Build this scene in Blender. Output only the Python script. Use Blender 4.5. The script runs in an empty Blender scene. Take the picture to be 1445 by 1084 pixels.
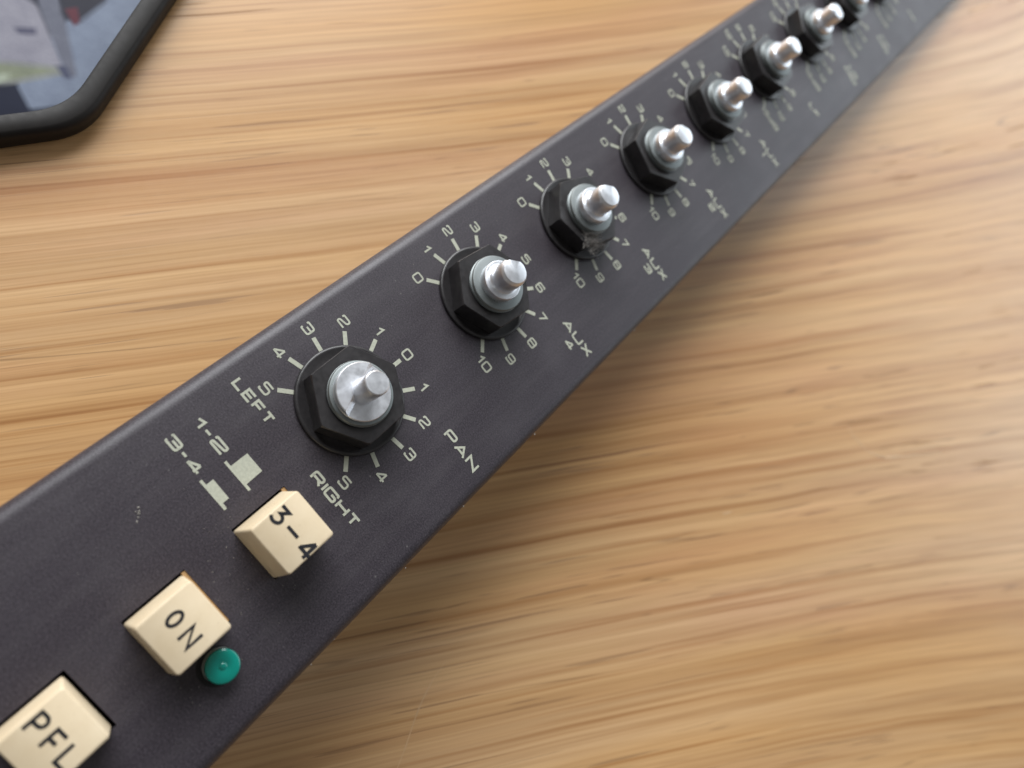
import bpy, bmesh, math, random
from mathutils import Matrix, Vector
random.seed(7)
S = bpy.context.scene
U = 0.0105          # one panel unit in metres (radius of the printed scales)
H, SLOPE = 2.5, .075   # panel face above the table at the first control, and its fall per unit towards the far end

PH = -math.atan(SLOPE)
TILT = Matrix.Translation((0, 0, H*math.cos(PH)*U)) @ Matrix.Rotation(PH, 4, 'X')   # panel frame -> world

# ------------------------------------------------------------------ camera
cam_d = bpy.data.cameras.new('camera')
cam = bpy.data.objects.new('camera', cam_d)
S.collection.objects.link(cam)
S.camera = cam
Rm = Matrix(((0.60183, -0.78348, -0.15483), (0.61097, 0.57653, -0.54252), (0.51432, 0.23191, 0.82565)))
cam.matrix_world = TILT @ Matrix.Translation(Vector((-0.3772*U, -3.9346*U, 9.482*U))) @ Rm.to_4x4()
cam_d.sensor_width = 36
cam_d.lens = 1017.3/1445*36
cam_d.clip_start = 0.005
cam_d.clip_end = 50
cam_d.dof.use_dof = True
cam_d.dof.focus_distance = 0.107
cam_d.dof.aperture_fstop = 16
cam_d.dof.aperture_blades = 0

# ------------------------------------------------------------------ light
W = bpy.data.worlds.new('World'); S.world = W; W.use_nodes = True
W.node_tree.nodes['Background'].inputs[0].default_value = (1.0, 0.97, 0.94, 1)
W.node_tree.nodes['Background'].inputs[1].default_value = 0.15
def area(name, loc, target, sx, sy, power, col):
    l = bpy.data.lights.new(name, 'AREA'); l.shape = 'RECTANGLE'; l.size = sx; l.size_y = sy
    l.energy = power; l.color = col
    o = bpy.data.objects.new(name, l); S.collection.objects.link(o)
    o.location = loc
    o.rotation_euler = (Vector(target)-Vector(loc)).to_track_quat('-Z', 'Y').to_euler()
    return o
area('window_light', (-1.05, 0.66, 0.74), (0, 0.08, 0), 1.3, 1.00, 41, (0.96, 0.98, 1.0))
area('far_window_light', (0.8, 2.3, 0.85), (0, 0.1, 0), 2.6, 1.1, 23, (0.84, 0.93, 1.0))
S.view_settings.view_transform = 'Standard'
S.view_settings.look = 'None'
S.view_settings.exposure = 0.0
S.view_settings.gamma = 1.0
S.view_settings.use_curve_mapping = False

# ------------------------------------------------------------------ node helpers
def newmat(name):
    m = bpy.data.materials.new(name); m.use_nodes = True
    return m, m.node_tree, m.node_tree.nodes['Principled BSDF']
def nd(nt, typ, **kw):
    n = nt.nodes.new(typ)
    for k, v in kw.items():
        if hasattr(n, k): setattr(n, k, v)
        else: n.inputs[k].default_value = v
    return n
def mth(nt, op, a, b=None, clamp=False):
    n = nt.nodes.new('ShaderNodeMath'); n.operation = op; n.use_clamp = clamp
    for i, v in enumerate((a, b)):
        if v is None: continue
        if isinstance(v, (int, float)): n.inputs[i].default_value = v
        else: nt.links.new(v, n.inputs[i])
    return n.outputs[0]
def ramp(nt, src, stops, interp='LINEAR'):
    r = nt.nodes.new('ShaderNodeValToRGB'); r.color_ramp.interpolation = interp
    e = r.color_ramp.elements
    while len(e) < len(stops): e.new(0.5)
    for q, (p, c) in zip(e, stops):
        q.position = p; q.color = (*c, 1) if len(c) == 3 else c
    nt.links.new(src, r.inputs[0])
    return r.outputs[0]
def mixc(nt, blend, fac, a, b):
    n = nt.nodes.new('ShaderNodeMix'); n.data_type = 'RGBA'; n.blend_type = blend
    for sock, v in ((n.inputs[0], fac), (n.inputs[6], a), (n.inputs[7], b)):
        if isinstance(v, (int, float)): sock.default_value = v
        elif isinstance(v, tuple): sock.default_value = (*v, 1)
        else: nt.links.new(v, sock)
    return n.outputs[2]
def noise(nt, vec, scale=1.0, detail=3.0, rough=0.55, dist=0.0):
    n = nt.nodes.new('ShaderNodeTexNoise')
    n.inputs['Scale'].default_value = scale; n.inputs['Detail'].default_value = detail
    n.inputs['Roughness'].default_value = rough; n.inputs['Distortion'].default_value = dist
    if vec is not None: nt.links.new(vec, n.inputs['Vector'])
    return n.outputs['Fac']
def bump(nt, bsdf, h, strength, dist):
    b = nt.nodes.new('ShaderNodeBump'); b.inputs['Strength'].default_value = strength
    b.inputs['Distance'].default_value = dist
    nt.links.new(h, b.inputs['Height']); nt.links.new(b.outputs[0], bsdf.inputs['Normal'])
def objco(nt):
    return nt.nodes.new('ShaderNodeTexCoord').outputs['Object']
G = (1, 1, 1); K = (0, 0, 0)

# ------------------------------------------------------------------ materials
def mat_wood():
    m, nt, b = newmat('oak_veneer')
    sep = nt.nodes.new('ShaderNodeSeparateXYZ'); nt.links.new(nt.nodes.new('ShaderNodeNewGeometry').outputs['Position'], sep.inputs[0])
    x, y = sep.outputs[0], sep.outputs[1]
    a = math.radians(60.6)
    s = mth(nt, 'ADD', mth(nt, 'MULTIPLY', x, math.cos(a)/U), mth(nt, 'MULTIPLY', y, math.sin(a)/U))
    t = mth(nt, 'SUBTRACT', mth(nt, 'MULTIPLY', x, math.sin(a)/U), mth(nt, 'MULTIPLY', y, math.cos(a)/U))
    sc = mth(nt, 'MAXIMUM', mth(nt, 'MINIMUM', s, 45.0), -30.0)
    g = mth(nt, 'MULTIPLY', t, mth(nt, 'EXPONENT', mth(nt, 'MULTIPLY', sc, -0.0265)))
    def vec(ks, kg, off=0.0, gg=None):
        c = nt.nodes.new('ShaderNodeCombineXYZ')
        nt.links.new(mth(nt, 'MULTIPLY', s, ks), c.inputs[0])
        nt.links.new(mth(nt, 'MULTIPLY', gg if gg else g, kg), c.inputs[1]); c.inputs[2].default_value = off
        return c.outputs[0]
    wob = mth(nt, 'SUBTRACT', noise(nt, vec(.16, .35, 3.1), 1, 3, .5), .5)
    g2 = mth(nt, 'ADD', g, mth(nt, 'MULTIPLY', wob, .13))
    broad = noise(nt, vec(.035, .55, 1.7, g2), 1, 2, .5)
    rings = noise(nt, vec(.022, 3.2, 5.3, g2), 1, 2, .55)
    lines = noise(nt, vec(.045, 5.5, 9.9, g2), 1, 3, .6)
    fine = noise(nt, vec(.22, 20.0, 2.2, g2), 1, 2, .6)
    pore = noise(nt, vec(.30, 13.0, 7.7, g2), 1, 2, .5)
    porez = noise(nt, vec(.05, 1.3, 4.4, g2), 1, 2, .5)
    base = ramp(nt, broad, [(.30, (.55, .308, .124)), (.5, (.60, .370, .174)), (.70, (.625, .412, .225))])
    c = mixc(nt, 'MULTIPLY', 1.0, base, ramp(nt, rings, [(.30, (.82, .75, .68)), (.46, (.97, .95, .93)), (.62, (1.04, 1.04, 1.04))]))
    c = mixc(nt, 'MULTIPLY', 1.0, c, ramp(nt, lines, [(.34, (.78, .68, .58)), (.45, (.97, .955, .94)), (.6, (1.03, 1.03, 1.03))]))
    c = mixc(nt, 'MULTIPLY', .85, c, ramp(nt, fine, [(.3, (.82, .77, .72)), (.6, (1.04, 1.04, 1.04))]))
    pm = mth(nt, 'MULTIPLY', ramp(nt, pore, [(.655, K), (.69, G)]), ramp(nt, porez, [(.42, K), (.56, G)]))
    c = mixc(nt, 'MIX', mth(nt, 'MULTIPLY', pm, .45), c, (.16, .075, .028))
    hue = noise(nt, vec(.07, .8, 8.8, g2), 1, 3, .55)
    c = mixc(nt, 'MULTIPLY', 1.0, c, ramp(nt, hue, [(.35, (1.03, 1.0, .94)), (.5, (1, 1, 1)), (.68, (.98, .92, .96))]))
    hn = mth(nt, 'ABSOLUTE', mth(nt, 'SUBTRACT', noise(nt, vec(.05, 2.3, 6.1, g2), 1, 2, .5), .5))
    hair = mth(nt, 'MULTIPLY', ramp(nt, hn, [(.002, G), (.010, K)]), ramp(nt, noise(nt, vec(.42, 5.0, 1.1, g2), 1, 2, .5), [(.50, K), (.58, G)]))
    hn2 = mth(nt, 'ABSOLUTE', mth(nt, 'SUBTRACT', noise(nt, vec(.10, 4.6, 3.6, g2), 1, 2, .5), .52))
    hair2 = mth(nt, 'MULTIPLY', ramp(nt, hn2, [(.003, G), (.014, K)]), ramp(nt, noise(nt, vec(.7, 8.0, 2.9, g2), 1, 2, .5), [(.52, K), (.60, G)]))
    c = mixc(nt, 'MIX', mth(nt, 'MULTIPLY', mth(nt, 'MULTIPLY', hair, ramp(nt, porez, [(.46, K), (.60, G)])), .50), c, (.17, .085, .035))
    c = mixc(nt, 'MIX', mth(nt, 'MULTIPLY', mth(nt, 'MULTIPLY', hair2, ramp(nt, hue, [(.44, K), (.58, G)])), .34), c, (.20, .10, .045))
    nt.links.new(c, b.inputs['Base Color'])
    rr = mth(nt, 'ADD', mth(nt, 'MULTIPLY', noise(nt, objco(nt), 900, 3), .12), .30)
    nt.links.new(mth(nt, 'ADD', rr, mth(nt, 'MULTIPLY', pm, .25)), b.inputs['Roughness'])
    hh = mth(nt, 'SUBTRACT', mth(nt, 'MULTIPLY', lines, .25), mth(nt, 'MULTIPLY', pm, .5))
    bump(nt, b, hh, .10, .0002)
    return m
def mat_paint():
    m, nt, b = newmat('brown_black_paint')
    co = objco(nt)
    sp = noise(nt, co, 4200, 3, .65)
    cl = noise(nt, co, 90, 4, .6)
    mp = nt.nodes.new('ShaderNodeMapping'); nt.links.new(co, mp.inputs[0]); mp.inputs['Scale'].default_value = (330, 45, 45)
    mp.inputs['Rotation'].default_value = (0, 0, math.radians(-14))
    sm = noise(nt, mp.outputs[0], 1, 4, .6)
    c = ramp(nt, sp, [(.30, (.014, .011, .015)), (.52, (.038, .031, .039)), (.72, (.074, .063, .075))])
    c = mixc(nt, 'MIX', mth(nt, 'MULTIPLY', ramp(nt, sm, [(.46, K), (.72, G)]), .16), c, (.12, .11, .115))
    c = mixc(nt, 'MIX', mth(nt, 'MULTIPLY', ramp(nt, cl, [(.52, K), (.75, G)]), .12), c, (.10, .09, .10))
    sk = nt.nodes.new('ShaderNodeTexVoronoi'); sk.inputs['Scale'].default_value = 420; nt.links.new(co, sk.inputs['Vector'])
    m1 = ramp(nt, sk.outputs['Distance'], [(.035, G), (.075, K)])
    m2 = ramp(nt, noise(nt, co, 130, 2), [(.53, K), (.62, G)])
    c = mixc(nt, 'MIX', mth(nt, 'MULTIPLY', mth(nt, 'MULTIPLY', m1, m2), .35), c, (.26, .25, .24))
    nt.links.new(c, b.inputs['Base Color'])
    nt.links.new(mth(nt, 'ADD', mth(nt, 'MULTIPLY', cl, .22), .36), b.inputs['Roughness'])
    b.inputs['Specular IOR Level'].default_value = .5
    bump(nt, b, sp, .35, .00006)
    return m
def mat_simple(name, col, rough, metal=0.0, var=.15, scale=400, bstr=0.0, spec=.5, coat=0.0):
    m, nt, b = newmat(name)
    co = objco(nt)
    n = noise(nt, co, scale, 4, .6)
    lo = tuple(v*(1-var) for v in col); hi = tuple(min(1, v*(1+var)) for v in col)
    nt.links.new(ramp(nt, n, [(.3, lo), (.7, hi)]), b.inputs['Base Color'])
    nt.links.new(mth(nt, 'ADD', mth(nt, 'MULTIPLY', noise(nt, co, scale*2.3, 3), .2), rough-.1), b.inputs['Roughness'])
    b.inputs['Metallic'].default_value = metal
    b.inputs['Specular IOR Level'].default_value = spec
    b.inputs['Coat Weight'].default_value = coat
    if bstr: bump(nt, b, n, bstr, .00005)
    return m
def mat_button():
    m, nt, b = newmat('yellowed_button_plastic')
    co = objco(nt)
    n = noise(nt, co, 160, 4, .6)
    c = ramp(nt, n, [(.3, (.66, .53, .35)), (.7, (.75, .625, .44))])
    d = noise(nt, co, 2300, 3, .6)
    c = mixc(nt, 'MIX', mth(nt, 'MULTIPLY', ramp(nt, d, [(.62, K), (.74, G)]), .22), c, (.40, .31, .2))
    nt.links.new(c, b.inputs['Base Color']); b.inputs['Roughness'].default_value = .42
    bump(nt, b, d, .05, .00004)
    return m
def mat_turned(name, col, rough):
    # lathe-turned metal: faint concentric tool marks
    m, nt, b = newmat(name)
    co = objco(nt)
    sep = nt.nodes.new('ShaderNodeSeparateXYZ'); nt.links.new(co, sep.inputs[0])
    r = mth(nt, 'SQRT', mth(nt, 'ADD', mth(nt, 'MULTIPLY', sep.outputs[0], sep.outputs[0]), mth(nt, 'MULTIPLY', sep.outputs[1], sep.outputs[1])))
    cb = nt.nodes.new('ShaderNodeCombineXYZ'); nt.links.new(mth(nt, 'ADD', r, mth(nt, 'MULTIPLY', sep.outputs[2], .7)), cb.inputs[0])
    tool = noise(nt, cb.outputs[0], 9000, 2, .6)
    st = noise(nt, co, 700, 4, .65)
    c = ramp(nt, st, [(.30, tuple(v*.90 for v in col)), (.5, col), (.7, tuple(min(1, v*1.04) for v in col))])
    nt.links.new(c, b.inputs['Base Color']); b.inputs['Metallic'].default_value = 1.0
    nt.links.new(mth(nt, 'ADD', mth(nt, 'MULTIPLY', st, .25), rough-.1), b.inputs['Roughness'])
    bump(nt, b, mth(nt, 'ADD', tool, mth(nt, 'MULTIPLY', st, .3)), .10, .00003)
    return m
M_wood = mat_wood()
M_paint = mat_paint()
M_print = mat_simple('legend_ink', (.43, .44, .355), .6, var=.12, scale=2600)
M_blk = mat_simple('black_lettering', (.012, .012, .016), .5)
M_nut = mat_simple('black_oxide', (.024, .022, .023), .36, var=.35, scale=900, bstr=.1, spec=.6)
M_zinc = mat_turned('zinc_bushing', (.23, .25, .25), .5)
M_alu = mat_turned('turned_aluminium', (.86, .88, .92), .38)
M_btn = mat_button()
M_tan = mat_simple('tan_plastic', (.50, .30, .13), .5)
M_dark = mat_simple('hole_shade', (.012, .012, .013), .7)
M_led = mat_simple('teal_lens', (.0, .25, .195), .22, var=.06, scale=300, coat=.4)
M_ledr = mat_simple('lens_side_sheen', (.30, .33, .33), .35)
M_rim = mat_simple('black_rim_plastic', (.014, .012, .011), .5, spec=.22)
M_lint = mat_simple('lint', (.30, .28, .26), .9)
M_scr = mat_simple('scratch_scuff', (.60, .40, .23), .55)

# ------------------------------------------------------------------ mesh helpers
def finish(bm, name, mat, parent=None, loc=(0, 0, 0), smooth=None, recalc=True):
    if recalc: bmesh.ops.recalc_face_normals(bm, faces=bm.faces)
    me = bpy.data.meshes.new(name); bm.to_mesh(me); bm.free()
    me.materials.append(mat)
    if smooth is not None:
        me.polygons.foreach_set('use_smooth', [True]*len(me.polygons))
        me.set_sharp_from_angle(angle=math.radians(smooth))
    o = bpy.data.objects.new(name, me); S.collection.objects.link(o)
    o.location = loc
    if parent: o.parent = parent
    return o
def lathe(profile, n=64, cut=None):
    """profile [(r,z)] in units; cut=(nx,ny,d) flattens everything beyond distance d (D-flat)."""
    bm = bmesh.new(); rings = []
    for r, z in profile:
        if r <= 1e-6: rings.append([bm.verts.new((0, 0, z*U))]); continue
        ring = []
        for i in range(n):
            a = 2*math.pi*i/n; x, y = r*math.cos(a), r*math.sin(a)
            if cut:
                d = x*cut[0]+y*cut[1]
                if d > cut[2] and z > cut[3]:
                    x -= (d-cut[2])*cut[0]; y -= (d-cut[2])*cut[1]
            ring.append(bm.verts.new((x*U, y*U, z*U)))
        rings.append(ring)
    for A, B in zip(rings, rings[1:]):
        if len(A) == 1 and len(B) == 1: continue
        for i in range(n):
            j = (i+1) % n
            if len(A) == 1: bm.faces.new((A[0], B[i], B[j]))
            elif len(B) == 1: bm.faces.new((A[i], A[j], B[0]))
            else: bm.faces.new((A[i], A[j], B[j], B[i]))
    return bm
def tag(o, label=None, cat=None, group=None, kind=None):
    if label: o['label'] = label
    if cat: o['category'] = cat
    if group: o['group'] = group
    if kind: o['kind'] = kind
    return o

# ------------------------------------------------------------------ stroke lettering
def rnd(pts, rad, closed, ns=4):
    """round the corners of a polyline"""
    if rad <= 0: return pts
    n = len(pts); out = []
    for i, p in enumerate(pts):
        if not closed and i in (0, n-1): out.append(p); continue
        a = Vector(pts[i-1]); b = Vector(p); c = Vector(pts[(i+1) % n])
        d1 = a-b; d2 = c-b; k = min(rad, d1.length*.48, d2.length*.48)
        q0 = b+d1.normalized()*k; q1 = b+d2.normalized()*k
        for j in range(ns+1):
            t = j/ns; out.append(tuple(q0*(1-t)**2+b*2*t*(1-t)+q1*t*t))
    return out
def stroke(bm, pts, w, z, closed=False):
    P = [Vector(p) for p in pts]; n = len(P); L = []; Rr = []
    for i in range(n):
        pa = P[i-1] if (i > 0 or closed) else None; pc = P[(i+1) % n] if (i < n-1 or closed) else None
        d1 = (P[i]-pa).normalized() if pa is not None else None
        d2 = (pc-P[i]).normalized() if pc is not None else None
        if d1 is None: d1 = d2
        if d2 is None: d2 = d1
        n1 = Vector((-d1.y, d1.x)); n2 = Vector((-d2.y, d2.x)); m = n1+n2
        if m.length < 1e-4: m = n1.copy()
        m.normalize(); k = min(1/max(.35, m.dot(n1)), 2.2)
        L.append(P[i]+m*k*w/2); Rr.append(P[i]-m*k*w/2)
    lv = [bm.verts.new((p.x*U, p.y*U, z*U)) for p in L]; rv = [bm.verts.new((p.x*U, p.y*U, z*U)) for p in Rr]
    for i in range(n if closed else n-1):
        j = (i+1) % n
        bm.faces.new((rv[i], rv[j], lv[j], lv[i]))
BOX = [(0, 0), (1, 0), (1, 1), (0, 1)]
# glyph: (width/height, [(points, closed, rounded)])
GL = {
 '0': (1.0, [(BOX, 1, 1)]),
 '1': (.55, [([(0, .72), (.9, 1), (.9, 0)], 0, 0)]),
 '2': (1.0, [([(0, .74), (0, 1), (1, 1), (1, .56), (0, .34), (0, 0), (1, 0)], 0, 1)]),
 '3': (1.0, [([(0, .8), (0, 1), (1, 1), (1, .02), (0, .02), (0, .22)], 0, 1), ([(.3, .53), (1, .53)], 0, 0)]),
 '4': (1.05, [([(.70, 1), (.02, .34), (.02, .26), (1, .26)], 0, 0), ([(.72, 1), (.72, 0)], 0, 0)]),
 '5': (1.0, [([(1, 1), (.03, 1), (.03, .60), (1, .60), (1, 0), (0, 0), (0, .2)], 0, 1)]),
 '6': (1.0, [([(1, .8), (1, 1), (0, 1), (0, 0), (1, 0), (1, .56), (0, .56)], 0, 1)]),
 '7': (.95, [([(0, 1), (1, 1), (.35, 0)], 0, 0)]),
 '8': (1.0, [(BOX, 1, 1), ([(0, .52), (1, .52)], 0, 0)]),
 '9': (1.0, [([(0, .2), (0, 0), (1, 0), (1, 1), (0, 1), (0, .44), (1, .44)], 0, 1)]),
 '-': (.5, [([(0, .5), (1, .5)], 0, 0)]),
 'A': (1.2, [([(0, 0), (.5, 1), (1, 0)], 0, 0), ([(.22, .28), (.78, .28)], 0, 0)]),
 'U': (1.15, [([(0, 1), (0, 0), (1, 0), (1, 1)], 0, 1)]),
 'X': (1.15, [([(0, 0), (1, 1)], 0, 0), ([(0, 1), (1, 0)], 0, 0)]),
 'L': (1.0, [([(0, 1), (0, 0), (1, 0)], 0, 0)]),
 'E': (1.0, [([(1, 1), (0, 1), (0, 0), (1, 0)], 0, 0), ([(0, .5), (.9, .5)], 0, 0)]),
 'F': (1.0, [([(1, 1), (0, 1), (0, 0)], 0, 0), ([(0, .48), (.88, .48)], 0, 0)]),
 'T': (1.0, [([(0, 1), (1, 1)], 0, 0), ([(.5, 1), (.5, 0)], 0, 0)]),
 'R': (1.1, [([(0, 0), (0, 1), (1, 1), (1, .45), (0, .45)], 0, 1), ([(.6, .45), (1, 0)], 0, 0)]),
 'P': (1.1, [([(0, 0), (0, 1), (1, 1), (1, .42), (0, .42)], 0, 1)]),
 'I': (.12, [([(.5, 0), (.5, 1)], 0, 0)]),
 'G': (1.15, [([(1, .75), (1, 1), (0, 1), (0, 0), (1, 0), (1, .5), (.5, .5)], 0, 1)]),
 'H': (1.1, [([(0, 0), (0, 1)], 0, 0), ([(1, 0), (1, 1)], 0, 0), ([(0, .5), (1, .5)], 0, 0)]),
 'N': (1.15, [([(0, 0), (0, 1), (1, 0), (1, 1)], 0, 0)]),
 'O': (1.1, [(BOX, 1, 1)]),
 'M': (1.3, [([(0, 0), (0, 1), (.5, .2), (1, 1), (1, 0)], 0, 0)]),
 'D': (1.1, [([(0, 0), (0, 1), (1, 1), (1, 0)], 1, 1)]),
 'd': (.9, [([(1, 1), (1, 0), (0, 0), (0, .62), (1, .62)], 0, 1)]),
 'B': (1.1, [(BOX, 1, 1), ([(0, .52), (1, .52)], 0, 0)]),
}
# softer engraved face used on the buttons
def arc(cx, cy, rx, ry, a0, a1, n=14):
    return [(cx+rx*math.cos(math.radians(a0+(a1-a0)*i/n)), cy+ry*math.sin(math.radians(a0+(a1-a0)*i/n))) for i in range(n+1)]
GB = {
 '3': [([(.02, 1), (.92, 1), (.42, .60)]+arc(.45, .30, .53, .30, 80, -150, 14), 0)],
 '-': [([(0, .5), (1, .5)], 0)],
 '4': [([(.68, 1), (.02, .32), (.02, .28), (1, .28)], 0), ([(.70, 1), (.70, 0)], 0)],
 'O': [(arc(.5, .5, .5, .5, 0, 345, 23), 1)],
 'N': [([(0, 0), (0, 1), (1, 0), (1, 1)], 0)],
 'P': [([(0, 0), (0, 1)]+[(.5, 1)]+arc(.55, .74, .45, .26, 90, -90, 10)+[(0, .48)], 0)],
 'F': [([(.95, 1), (0, 1), (0, 0)], 0), ([(0, .5), (.75, .5)], 0)],
 'L': [([(0, 1), (0, 0), (1, 0)], 0)],
}
def text(bm, s, u0, v0, w, h, sw, z=.004, gap=.15, center=False):
    """lettering whose total width is w (None: natural), lower-left corner u0,v0"""
    nat = sum(GL[c][0] for c in s)*h + gap*h*(len(s)-1)
    k = (w/nat) if w else 1.0
    if center: u0 -= nat*k/2; v0 -= h/2
    x = u0
    for c in s:
        gw, strokes = GL[c]; gw *= h*k
        zz = z
        for pts, closed, rd in strokes:
            P = [(x+sw/2+px*max(gw-sw, 0), v0+sw/2+py*(h-sw)) for px, py in pts]
            if rd: P = rnd(P, .21*h, closed)
            stroke(bm, P, sw, zz, bool(closed)); zz += .0022
        x += gw + gap*h*k
def btext(bm, s, boxes, sw, z):
    for c, (a, b0, a1, b1) in zip(s, boxes):
        zz = z
        for pts, closed in GB[c]:
            P = [(a+sw/2+px*(a1-a-sw), b0+(sw/2+py*(b1-b0-sw) if b1-b0 > sw else 0)) for px, py in pts]
            stroke(bm, P, sw, zz, bool(closed)); zz += .0022

# ------------------------------------------------------------------ the table
bm = bmesh.new()
bmesh.ops.create_cube(bm, size=1)
bmesh.ops.scale(bm, vec=(1.5, 1.5, .028), verts=bm.verts)
table = finish(bm, 'tabletop', M_wood, loc=(.1, .3, -.014))
tag(table, 'glossy oak veneer tabletop with fine straight grain', 'table', kind='structure')
def ribbon(name, pts, w, parent, mat, off):
    bm = bmesh.new(); P = pts; n = len(P)
    stroke_pts = rnd(P, 1.0, False)
    # tapered stroke
    V = [Vector(p) for p in stroke_pts]; L = []
    for i, p in enumerate(V):
        d = (V[min(i+1, len(V)-1)]-V[max(i-1, 0)]).normalized(); nrm = Vector((-d.y, d.x))
        ww = w*(.25+.75*math.sin(math.pi*(i+.5)/len(V)))*(.7+.6*random.random())
        L.append((bm.verts.new((*((p+nrm*ww/2)*U), 0)), bm.verts.new((*((p-nrm*ww/2)*U), 0))))
    for (a, b), (c, d) in zip(L, L[1:]): bm.faces.new((a, b, d, c))
    o = finish(bm, name, mat)
    o.parent = table; o.location = (-.1, -.3, .014+off)
    return o
ribbon('scratch', [(8.58, 10.66), (9.02, 10.66), (9.51, 10.78)], .035, table, M_scr, .00004)
ribbon('scratch', [(9.51, 10.78), (9.96, 11.07), (10.60, 11.91), (11.52, 13.19)], .07, table, M_scr, .00005)
ribbon('scratch', [(5.28, -2.60), (5.11, -2.20), (4.83, -1.66), (4.68, -1.19), (4.63, -0.81)], .018, table, M_scr, .00004)
ribbon('scratch', [(7.20, 5.81), (7.29, 5.95), (7.35, 6.05)], .04, table, M_scr, .00004)

# ------------------------------------------------------------------ the channel strip
strip = bpy.data.objects.new('mixer_channel_strip', None); S.collection.objects.link(strip)
strip.empty_display_size = .02
tag(strip, 'long dark brown mixer channel strip with bare control shafts and cream push buttons', 'channel strip')
strip.matrix_world = TILT
Z0 = 0.0
UL, UR, BR = -1.475, 2.275, .20       # outer sides and bend radius
VA, VB = -9.0, 30.0
BTN = [('3-4', .765, -1.885, .65), ('ON', .77, -3.385, .55), ('PFL', .77, -4.875, .42)]
HU0, HU1 = .322, 1.15
holes = [(v-.388, v+.435) for _, _, v, _ in BTN]
def build_panel():
    bm = bmesh.new()
    prof = [(UL, None)]
    n = 8
    for i in range(n+1):
        a = math.pi-(math.pi/2)*i/n
        prof.append((UL+BR+BR*math.cos(a), -BR+BR*math.sin(a)))
    prof += [(HU0, 0), (HU1, 0)]
    for i in range(n+1):
        a = math.pi/2-(math.pi/2)*i/n
        prof.append((UR-BR+BR*math.cos(a), -BR+BR*math.sin(a)))
    prof.append((UR, None))
    vs = sorted([VA, VB]+[q for h in holes for q in h]+[-7.5, 0, 3, 6, 9, 12, 15, 18, 21, 24, 27])
    grid = [[bm.verts.new((x*U, v*U, (-(H-SLOPE*v) if z is None else z)*U)) for x, z in prof] for v in vs]
    hi = prof.index((HU0, 0))
    for j in range(len(vs)-1):
        hole = any(abs(vs[j]-a) < 1e-6 for a, b in holes)
        for i in range(len(prof)-1):
            if hole and i == hi: continue
            bm.faces.new((grid[j][i], grid[j][i+1], grid[j+1][i+1], grid[j+1][i]))
    # sheet thickness inside the button openings
    for a, b in holes:
        q = [(HU0, a), (HU1, a), (HU1, b), (HU0, b)]
        top = [bm.verts.new((x*U, y*U, 0)) for x, y in q]; bot = [bm.verts.new((x*U, y*U, -.14*U)) for x, y in q]
        for i in range(4): bm.faces.new((top[i], bot[i], bot[(i+1) % 4], top[(i+1) % 4]))
    # closed ends
    for row in (grid[0], grid[-1]): bm.faces.new(row)
    bmesh.ops.remove_doubles(bm, verts=bm.verts, dist=1e-7)
    o = finish(bm, 'panel', M_paint, strip, (0, 0, Z0), smooth=35)
    return o
panel = build_panel()
tag(panel, 'folded sheet metal front painted dark purplish brown')

# pots -----------------------------------------------------------------
T27 = math.radians(27)
def scale_print(v0, labels, rlab=1.145):
    bm = bmesh.new()
    for k in range(11):
        a = (5-k)*T27; d = Vector((-math.sin(a), math.cos(a)))
        stroke(bm, [tuple(Vector((0, v0))+d*.72), tuple(Vector((0, v0))+d*1.0)], .062, .004)
    finish(bm, 'tick_marks', M_print, panel)
    bm = bmesh.new()
    for k, s in enumerate(labels):
        if not s: continue
        a = (5-k)*T27; d = Vector((-math.sin(a), math.cos(a)))
        p = Vector((0, v0))+d*rlab
        if len(s) > 1:      # longer figures hang outward, away from the tick
            nat = (sum(GL[c][0] for c in s)+.2*(len(s)-1))*.162
            p.x += (nat/2-.07)*(1 if k >= 5 else -1)*.75
        text(bm, s, p.x, p.y, None, .162, .028, gap=.2, center=True)
    finish(bm, 'scale_numbers', M_print, panel)
def words(items):
    bm = bmesh.new()
    for s, u0, v0, w, h, sw in items: text(bm, s, u0, v0, w, h, sw)
    finish(bm, 'lettering', M_print, panel)

def hexnut(rot, rng):
    bm = bmesh.new(); Rr = .70; zt = .385; zb = .055; n = 72
    ap = Rr*math.cos(math.pi/6)
    def hexr(a):
        b = (a-rot) % (math.pi/3)-math.pi/6
        return ap/math.cos(b)
    rows = []
    for kind in range(4):
        row = []
        for i in range(n):
            a = 2*math.pi*i/n+rot
            r = hexr(a)
            if kind == 0: rr, z = r, zb
            elif kind == 1: rr, z = r, zt-.012-max(0, (r-.66))*.6
            elif kind == 2: rr, z = min(r-.010, .678), zt
            else: rr, z = .455, zt
            row.append(bm.verts.new((rr*math.cos(a)*U, rr*math.sin(a)*U, z*U)))
        rows.append(row)
    for A, B in zip(rows, rows[1:]):
        for i in range(n): bm.faces.new((A[i], A[(i+1) % n], B[(i+1) % n], B[i]))
    return bm
WASHER = [(.46, .004), (.775, .004), (.79, .022), (.785, .05), (.765, .066), (.735, .062), (.70, .048), (.62, .050), (.46, .052)]
def bushing_profile(top):
    p = [(.44, -.1), (.44, .20)]; z = .28
    while z < top-.05:
        p += [(.462, z), (.462, z+.012), (.442, z+.024), (.442, z+.032)]; z += .044
    p += [(.458, top-.03), (.445, top-.006), (.43, top), (.0, top)]
    return p
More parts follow.
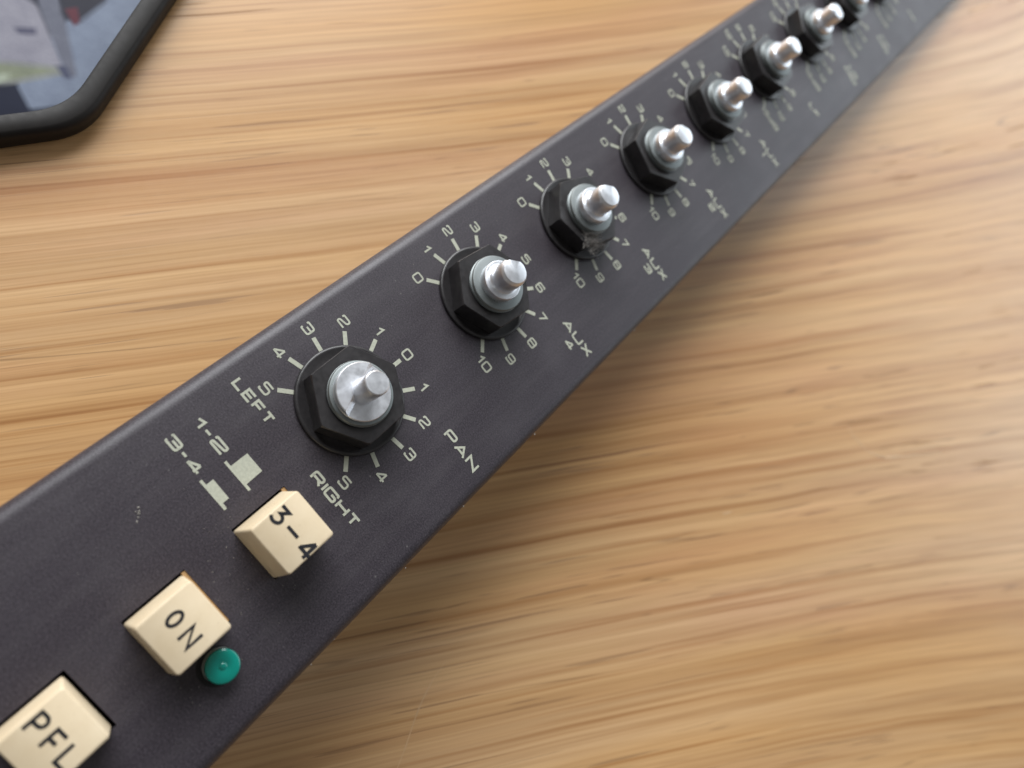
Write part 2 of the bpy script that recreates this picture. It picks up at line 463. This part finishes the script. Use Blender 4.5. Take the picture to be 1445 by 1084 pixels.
def make_pot(v, style, nutrot, flat=None, lab=None):
    bush = finish(lathe(bushing_profile(.50 if style == 'aux' else .47), 72), 'potentiometer', M_zinc, strip, (0, v*U, Z0), smooth=30)
    if lab: tag(bush, lab)
    finish(lathe(WASHER, 72), 'washer', M_nut, bush, smooth=50)
    finish(hexnut(math.radians(nutrot), random), 'hex_nut', M_nut, bush, smooth=25)
    if style == 'aux':
        finish(lathe([(.322, .40), (.322, .612), (.315, .629), (.305, .632), (.29, .632)], 64), 'outer_shaft', M_alu, bush, smooth=30)
        a = math.radians(flat)
        finish(lathe([(.29, .632), (.258, .633), (.238, .640), (.229, .656), (.226, .705), (.226, .945), (.223, .955), (.192, .998), (.185, 1.0), (0, 1.0)], 64,
                     cut=(math.cos(a), math.sin(a), .168, .70)), 'inner_shaft', M_alu, bush, smooth=28)
    else:
        finish(lathe([(.40, .40), (.40, .50), (.392, .512), (.0, .512)], 64), 'outer_shaft', M_alu, bush, smooth=30)
        # raised half of the slotted shaft end: a chord segment with a sloping flank
        bm = bmesh.new(); n = 26; pn = Vector((-.92, -.39)).normalized()
        tang = Vector((-pn.y, pn.x))
        def seg(r, dist, z):
            half = math.acos(min(1, dist/r)); base = math.atan2(pn.y, pn.x)
            return [bm.verts.new((r*math.cos(base-half+2*half*i/n)*U, r*math.sin(base-half+2*half*i/n)*U, z*U)) for i in range(n+1)]
        lo = seg(.400, .03, .5125); mi = seg(.400, .10, .585); hi = seg(.388, .115, .598)
        for A, B in ((lo, mi), (mi, hi)):
            for i in range(n): bm.faces.new((A[i], A[i+1], B[i+1], B[i]))
            bm.faces.new((A[0], B[0], B[-1], A[-1]))
        bm.faces.new(hi)
        finish(bm, 'slotted_end', M_alu, bush, smooth=25)
        finish(lathe([(.168, .50), (.168, 1.02), (.163, 1.04), (.150, 1.052), (0, 1.052)], 64), 'inner_shaft', M_alu, bush, smooth=28)
    return bush
NUM = [str(i) for i in range(11)]
PANL = ['5', '4', '3', '2', '1', '0', '1', '2', '3', '4', '5']
DB = ['15', '12', '9', '6', '3', '0', '3', '6', '9', '12', '15dB']
P0, PS = 2.921, 2.636
pots = [(0, 'pan', -89, None, PANL)] + [(P0+PS*i, 'aux', r, fl, NUM if i < 4 else DB) for i, (r, fl) in
        enumerate([(-96, 138), (-106, 142), (-74, 128), (-80, 132), (-84, 60), (-98, 75), (-90, 120), (-75, 130)])]
for v, st, nr, fl, labs in pots:
    make_pot(v, st, nr, fl)
    scale_print(v, labs)
words([('PAN', 1.24, .778, .735, .165, .034)])
words([('LEFT', -1.128, -1.12, .715, .152, .034)])
words([('RIGHT', .435, -1.13, .915, .152, .034)])
for i, d in enumerate('4321'):
    v = P0+PS*i
    words([('AUX', 1.22, v+.935, .755, .165, .034), (d, 1.49, v+.715, .075 if d == '1' else .195, .15, .031)])
for i, it in enumerate([('LF',), ('LO', 'MID'), ('HI', 'MID'), ('HF',)]):
    v = P0+PS*(4+i)
    if len(it) == 1: words([(it[0], 1.40, v+1.0, .42, .165, .036)])
    else: words([(it[0], 1.40, v+1.14, .40, .165, .036), (it[1], 1.34, v+.90, .56, .165, .036)])
# bus selector legend with the two push-button symbols
words([('1-2', -1.01, -1.80, .545, .14, .032)])
words([('3-4', -1.03, -2.18, .58, .14, .032)])
def symbol(poly):
    bm = bmesh.new()
    bm.faces.new([bm.verts.new((x*U, y*U, .004*U)) for x, y in poly])
    finish(bm, 'button_symbol', M_print, panel)
symbol([(-.38, -1.822), (.088, -1.822), (.088, -1.786), (.005, -1.786), (-.004, -1.533), (-.294, -1.533), (-.294, -1.786), (-.38, -1.786)])
symbol([(-.38, -2.186), (.085, -2.186), (.085, -2.148), (.003, -2.142), (.003, -2.052), (-.298, -2.046), (-.298, -2.148), (-.38, -2.148)])

# push buttons ----------------------------------------------------------
def cap(hb, ht, z0, z1, bev, du=-.022):
    bm = bmesh.new(); rings = []
    def sq(h, c, z, du=0):
        out = []
        for sx, sy, a0 in ((1, 1, 0), (-1, 1, 90), (-1, -1, 180), (1, -1, 270)):
            for i in range(4):
                a = math.radians(a0+30*i)
                out.append(bm.verts.new(((sx*(h-c)+c*math.cos(a)+du)*U, (sy*(h-c)+c*math.sin(a))*U, z*U)))
        return out
    rings = [sq(hb, .035, z0, du), sq(hb-.003, .035, 0, du), sq(ht+.002, .035, z1-bev), sq(ht-bev*.35, .033, z1-bev*.3), sq(ht-bev, .03, z1)]
    for A, B in zip(rings, rings[1:]):
        n = len(A)
        for i in range(n): bm.faces.new((A[i], A[(i+1) % n], B[(i+1) % n], B[i]))
    bm.faces.new(rings[-1])
    return bm
LET = {'3-4': [(.430, -1.985, .588, -1.768), (.661, -1.890, .862, -1.890), (.945, -2.010, 1.128, -1.772)],
       'ON': [(.566, -3.492, .692, -3.300), (.815, -3.515, .966, -3.296)],
       'PFL': [(.470, -4.990, .606, -4.768), (.705, -4.990, .850, -4.778), (.922, -4.993, 1.052, -4.772)]}
for (s, u, v, z), wob in zip(BTN, ((0, .6), (0, 0), (-.6, 0))):
    b = finish(cap(.392, .352, -.55, z, .014), 'push_button', M_btn, strip, (u*U, v*U, Z0), smooth=40)
    tag(b, {'3-4': 'cream square button engraved 3-4', 'ON': 'cream square button engraved ON', 'PFL': 'cream square button engraved PFL'}[s])
    bm = bmesh.new()
    btext(bm, s, [(a-u-.012, c-v-(.012 if e > c else 0), d-u+.012, e-v+(.012 if e > c else 0)) for a, c, d, e in LET[s]], .037 if s != '3-4' else .042, z+.0035)
    finish(bm, 'engraved_letters', M_blk, b)
    if s != 'PFL':
        bm = bmesh.new()
        bmesh.ops.create_cube(bm, size=1)
        bmesh.ops.scale(bm, vec=((.80 if s == 'ON' else .22)*U, .05*U, .40*U), verts=bm.verts)
        pl = finish(bm, 'switch_frame', M_tan, b, (-.035*U, .408*U, -.215*U))
        if s == '3-4': pl.location = (-.325*U, .408*U, -.215*U)
# indicator lamp
led = finish(lathe([(.196, -.3), (.196, .155), (.19, .19), (.175, .200), (.10, .207), (.06, .200), (.045, .196), (.03, .207), (0, .21)], 64),
             'indicator_lamp', M_led, strip, (1.447*U, -3.342*U, Z0), smooth=40)
tag(led, 'round teal green lens beside the ON button')
finish(lathe([(.230, .0035), (.10, .0035)], 64), 'lamp_hole_shade', M_dark, led, (-.012*U, -.030*U, 0))  # flat dark disc on the panel, painted shade of the gap round the lens
finish(lathe([(.199, .0), (.1985, .165)], 64), 'lens_side_sheen', M_ledr, led, smooth=40)  # pale sleeve, the reflection on the lens side put into its colour

# ------------------------------------------------------------------ small dirt
bm = bmesh.new()
def speck(u, v, r, z):
    m = Matrix.Translation((u*U, v*U, Z0+z*U)) @ Matrix.Rotation(random.random()*6, 4, 'Z') @ Matrix.Diagonal((r*U*random.uniform(.7, 1.8), r*U, r*U*.5, 1))
    bmesh.ops.create_icosphere(bm, subdivisions=1, radius=1, matrix=m)
for i in range(90):
    k = random.random()
    if k < .35: u, v = random.gauss(.45, .3), random.gauss(-2.45, .25)
    elif k < .55: u, v = random.gauss(1.1, .35), random.gauss(-2.7, .35)
    elif k < .65: u, v = random.gauss(1.35, .15), random.gauss(-3.75, .12)
    else: u, v = random.uniform(-1.3, 2.1), random.uniform(-5.2, 6)
    if not (-1.3 < u < 2.1) or (.36 < u < 1.16 and any(a < v < b for a, b in holes)): continue
    speck(u, v, random.choice((.003, .0035, .004, .005)), .004)
for du, dv in ((0, 0), (.02, .03), (.04, .01), (-.02, .05), (.07, -.02), (.1, -.06)): speck(-.55+du, -2.92+dv, .010, .006)
for v in (-2.6, -2.2, -.9, .35, 2.1, 5.2): speck(2.262+random.uniform(-.02, .006), v, random.uniform(.006, .013), -.07)   # nicks along the fold
dust = finish(bm, 'dust', mat_simple('dust_grey', (.30, .28, .25), .9))
dust.matrix_world = TILT
tag(dust, 'pale dust specks scattered on the dark panel around the buttons', 'dust', kind='stuff')
# lint caught on a nut
cu = bpy.data.curves.new('lint_curve', 'CURVE'); cu.dimensions = '3D'; cu.bevel_depth = .0028*U; cu.bevel_resolution = 0
lx, ly, lz = .44, P0+PS-.40, .41
for i in range(150):
    sp = cu.splines.new('POLY'); sp.points.add(5)
    p = Vector((lx+random.gauss(0, .09), ly+random.gauss(0, .07), lz+random.gauss(0, .03)))
    d = Vector((random.gauss(0, 1), random.gauss(0, 1), random.gauss(0, .5))).normalized()
    for q in sp.points:
        q.co = (p.x*U, p.y*U, Z0+max(p.z, .372)*U, 1)
        d = (d+Vector((random.gauss(0, .5), random.gauss(0, .5), random.gauss(0, .4)))).normalized(); p = p+d*.035
tmp = bpy.data.objects.new('tmp', cu); S.collection.objects.link(tmp)
dg = bpy.context.evaluated_depsgraph_get()
me = bpy.data.meshes.new_from_object(tmp.evaluated_get(dg)); bpy.data.objects.remove(tmp)
lint = bpy.data.objects.new('lint_fluff', me); S.collection.objects.link(lint); me.materials.clear(); me.materials.append(M_lint)
lint.matrix_world = TILT
tag(lint, 'small grey lint fluff caught on the nut of the third control', 'lint', kind='stuff')

# ------------------------------------------------------------------ black-rimmed frame beyond the strip
fr = bpy.data.objects.new('rimmed_frame', None); S.collection.objects.link(fr); fr.empty_display_size = .02
tag(fr, 'black rimmed octagonal frame lying flat on the wood', 'picture frame')
def octa(ins):
    """rounded octagon outline in units, inset by ins; a corner points at the strip"""
    side = 4.2; pts = []
    a0 = math.radians(72.5); p = Vector((-5.70, .20)); turn = math.radians(42)
    p = p-Vector((math.cos(a0), math.sin(a0)))*side; d = a0
    base = []
    for i in range(8):
        base.append(p.copy()); p = p+Vector((math.cos(d), math.sin(d)))*side; d += math.radians(45) if i else math.radians(45)
    c = sum(base, Vector((0, 0)))/8; ap = (base[0]-c).length*math.cos(math.pi/8)
    k = (ap-ins)/ap
    return rnd([tuple(c+(b-c)*k) for b in base], .5, True, 10)
def octring(bm, ins, z): return [bm.verts.new((x*U, y*U, z*U)) for x, y in octa(ins)]
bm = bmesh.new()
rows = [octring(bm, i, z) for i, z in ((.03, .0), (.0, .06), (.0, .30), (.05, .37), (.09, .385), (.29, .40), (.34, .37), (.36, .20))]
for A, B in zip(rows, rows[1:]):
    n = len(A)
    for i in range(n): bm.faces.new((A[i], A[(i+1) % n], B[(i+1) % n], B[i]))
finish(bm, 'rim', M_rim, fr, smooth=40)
def mat_patches():  # dark ground with soft-edged polygons of flat colour
    m, nt, b = newmat('soft_colour_patches')
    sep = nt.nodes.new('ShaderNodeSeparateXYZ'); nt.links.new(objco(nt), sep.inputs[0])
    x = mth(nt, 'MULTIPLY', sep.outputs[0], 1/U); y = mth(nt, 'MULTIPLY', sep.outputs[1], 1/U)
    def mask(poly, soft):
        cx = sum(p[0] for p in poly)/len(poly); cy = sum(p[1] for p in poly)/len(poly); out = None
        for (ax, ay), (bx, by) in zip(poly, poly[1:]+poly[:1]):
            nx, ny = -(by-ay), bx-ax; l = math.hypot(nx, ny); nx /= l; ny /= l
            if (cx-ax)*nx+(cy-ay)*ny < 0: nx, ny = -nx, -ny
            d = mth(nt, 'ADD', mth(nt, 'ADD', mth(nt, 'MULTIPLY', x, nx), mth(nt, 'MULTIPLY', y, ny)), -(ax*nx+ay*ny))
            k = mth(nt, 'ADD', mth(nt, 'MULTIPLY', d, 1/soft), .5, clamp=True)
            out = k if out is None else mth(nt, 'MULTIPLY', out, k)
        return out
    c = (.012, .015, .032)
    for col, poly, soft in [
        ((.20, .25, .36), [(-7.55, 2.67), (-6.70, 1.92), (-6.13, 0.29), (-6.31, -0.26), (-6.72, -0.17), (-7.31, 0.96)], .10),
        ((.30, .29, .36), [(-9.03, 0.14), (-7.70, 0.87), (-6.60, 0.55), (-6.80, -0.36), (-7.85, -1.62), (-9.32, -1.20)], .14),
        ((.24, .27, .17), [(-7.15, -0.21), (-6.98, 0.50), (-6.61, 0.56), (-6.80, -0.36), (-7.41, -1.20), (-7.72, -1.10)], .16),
        ((.42, .48, .36), [(-6.97, -0.39), (-6.89, -0.16), (-6.82, -0.22), (-6.87, -0.47)], .12),  # small pale highlight, painted into the colour
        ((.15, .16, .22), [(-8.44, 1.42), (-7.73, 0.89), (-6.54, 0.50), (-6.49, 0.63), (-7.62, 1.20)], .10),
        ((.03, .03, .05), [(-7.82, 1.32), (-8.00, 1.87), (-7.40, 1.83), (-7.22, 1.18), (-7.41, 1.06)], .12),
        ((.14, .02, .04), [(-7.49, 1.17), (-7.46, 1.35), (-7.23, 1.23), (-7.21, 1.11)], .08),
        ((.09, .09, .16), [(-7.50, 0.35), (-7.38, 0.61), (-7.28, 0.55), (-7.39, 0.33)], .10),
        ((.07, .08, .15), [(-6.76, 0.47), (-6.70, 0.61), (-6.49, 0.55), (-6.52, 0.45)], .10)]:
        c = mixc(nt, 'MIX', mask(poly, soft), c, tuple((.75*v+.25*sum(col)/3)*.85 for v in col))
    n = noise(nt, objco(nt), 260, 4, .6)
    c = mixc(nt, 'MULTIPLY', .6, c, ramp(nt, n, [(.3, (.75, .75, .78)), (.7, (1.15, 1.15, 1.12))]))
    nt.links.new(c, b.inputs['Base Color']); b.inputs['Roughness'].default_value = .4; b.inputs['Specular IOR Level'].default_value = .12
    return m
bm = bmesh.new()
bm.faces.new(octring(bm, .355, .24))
finish(bm, 'print', mat_patches(), fr)
S.cycles.max_bounces = 8
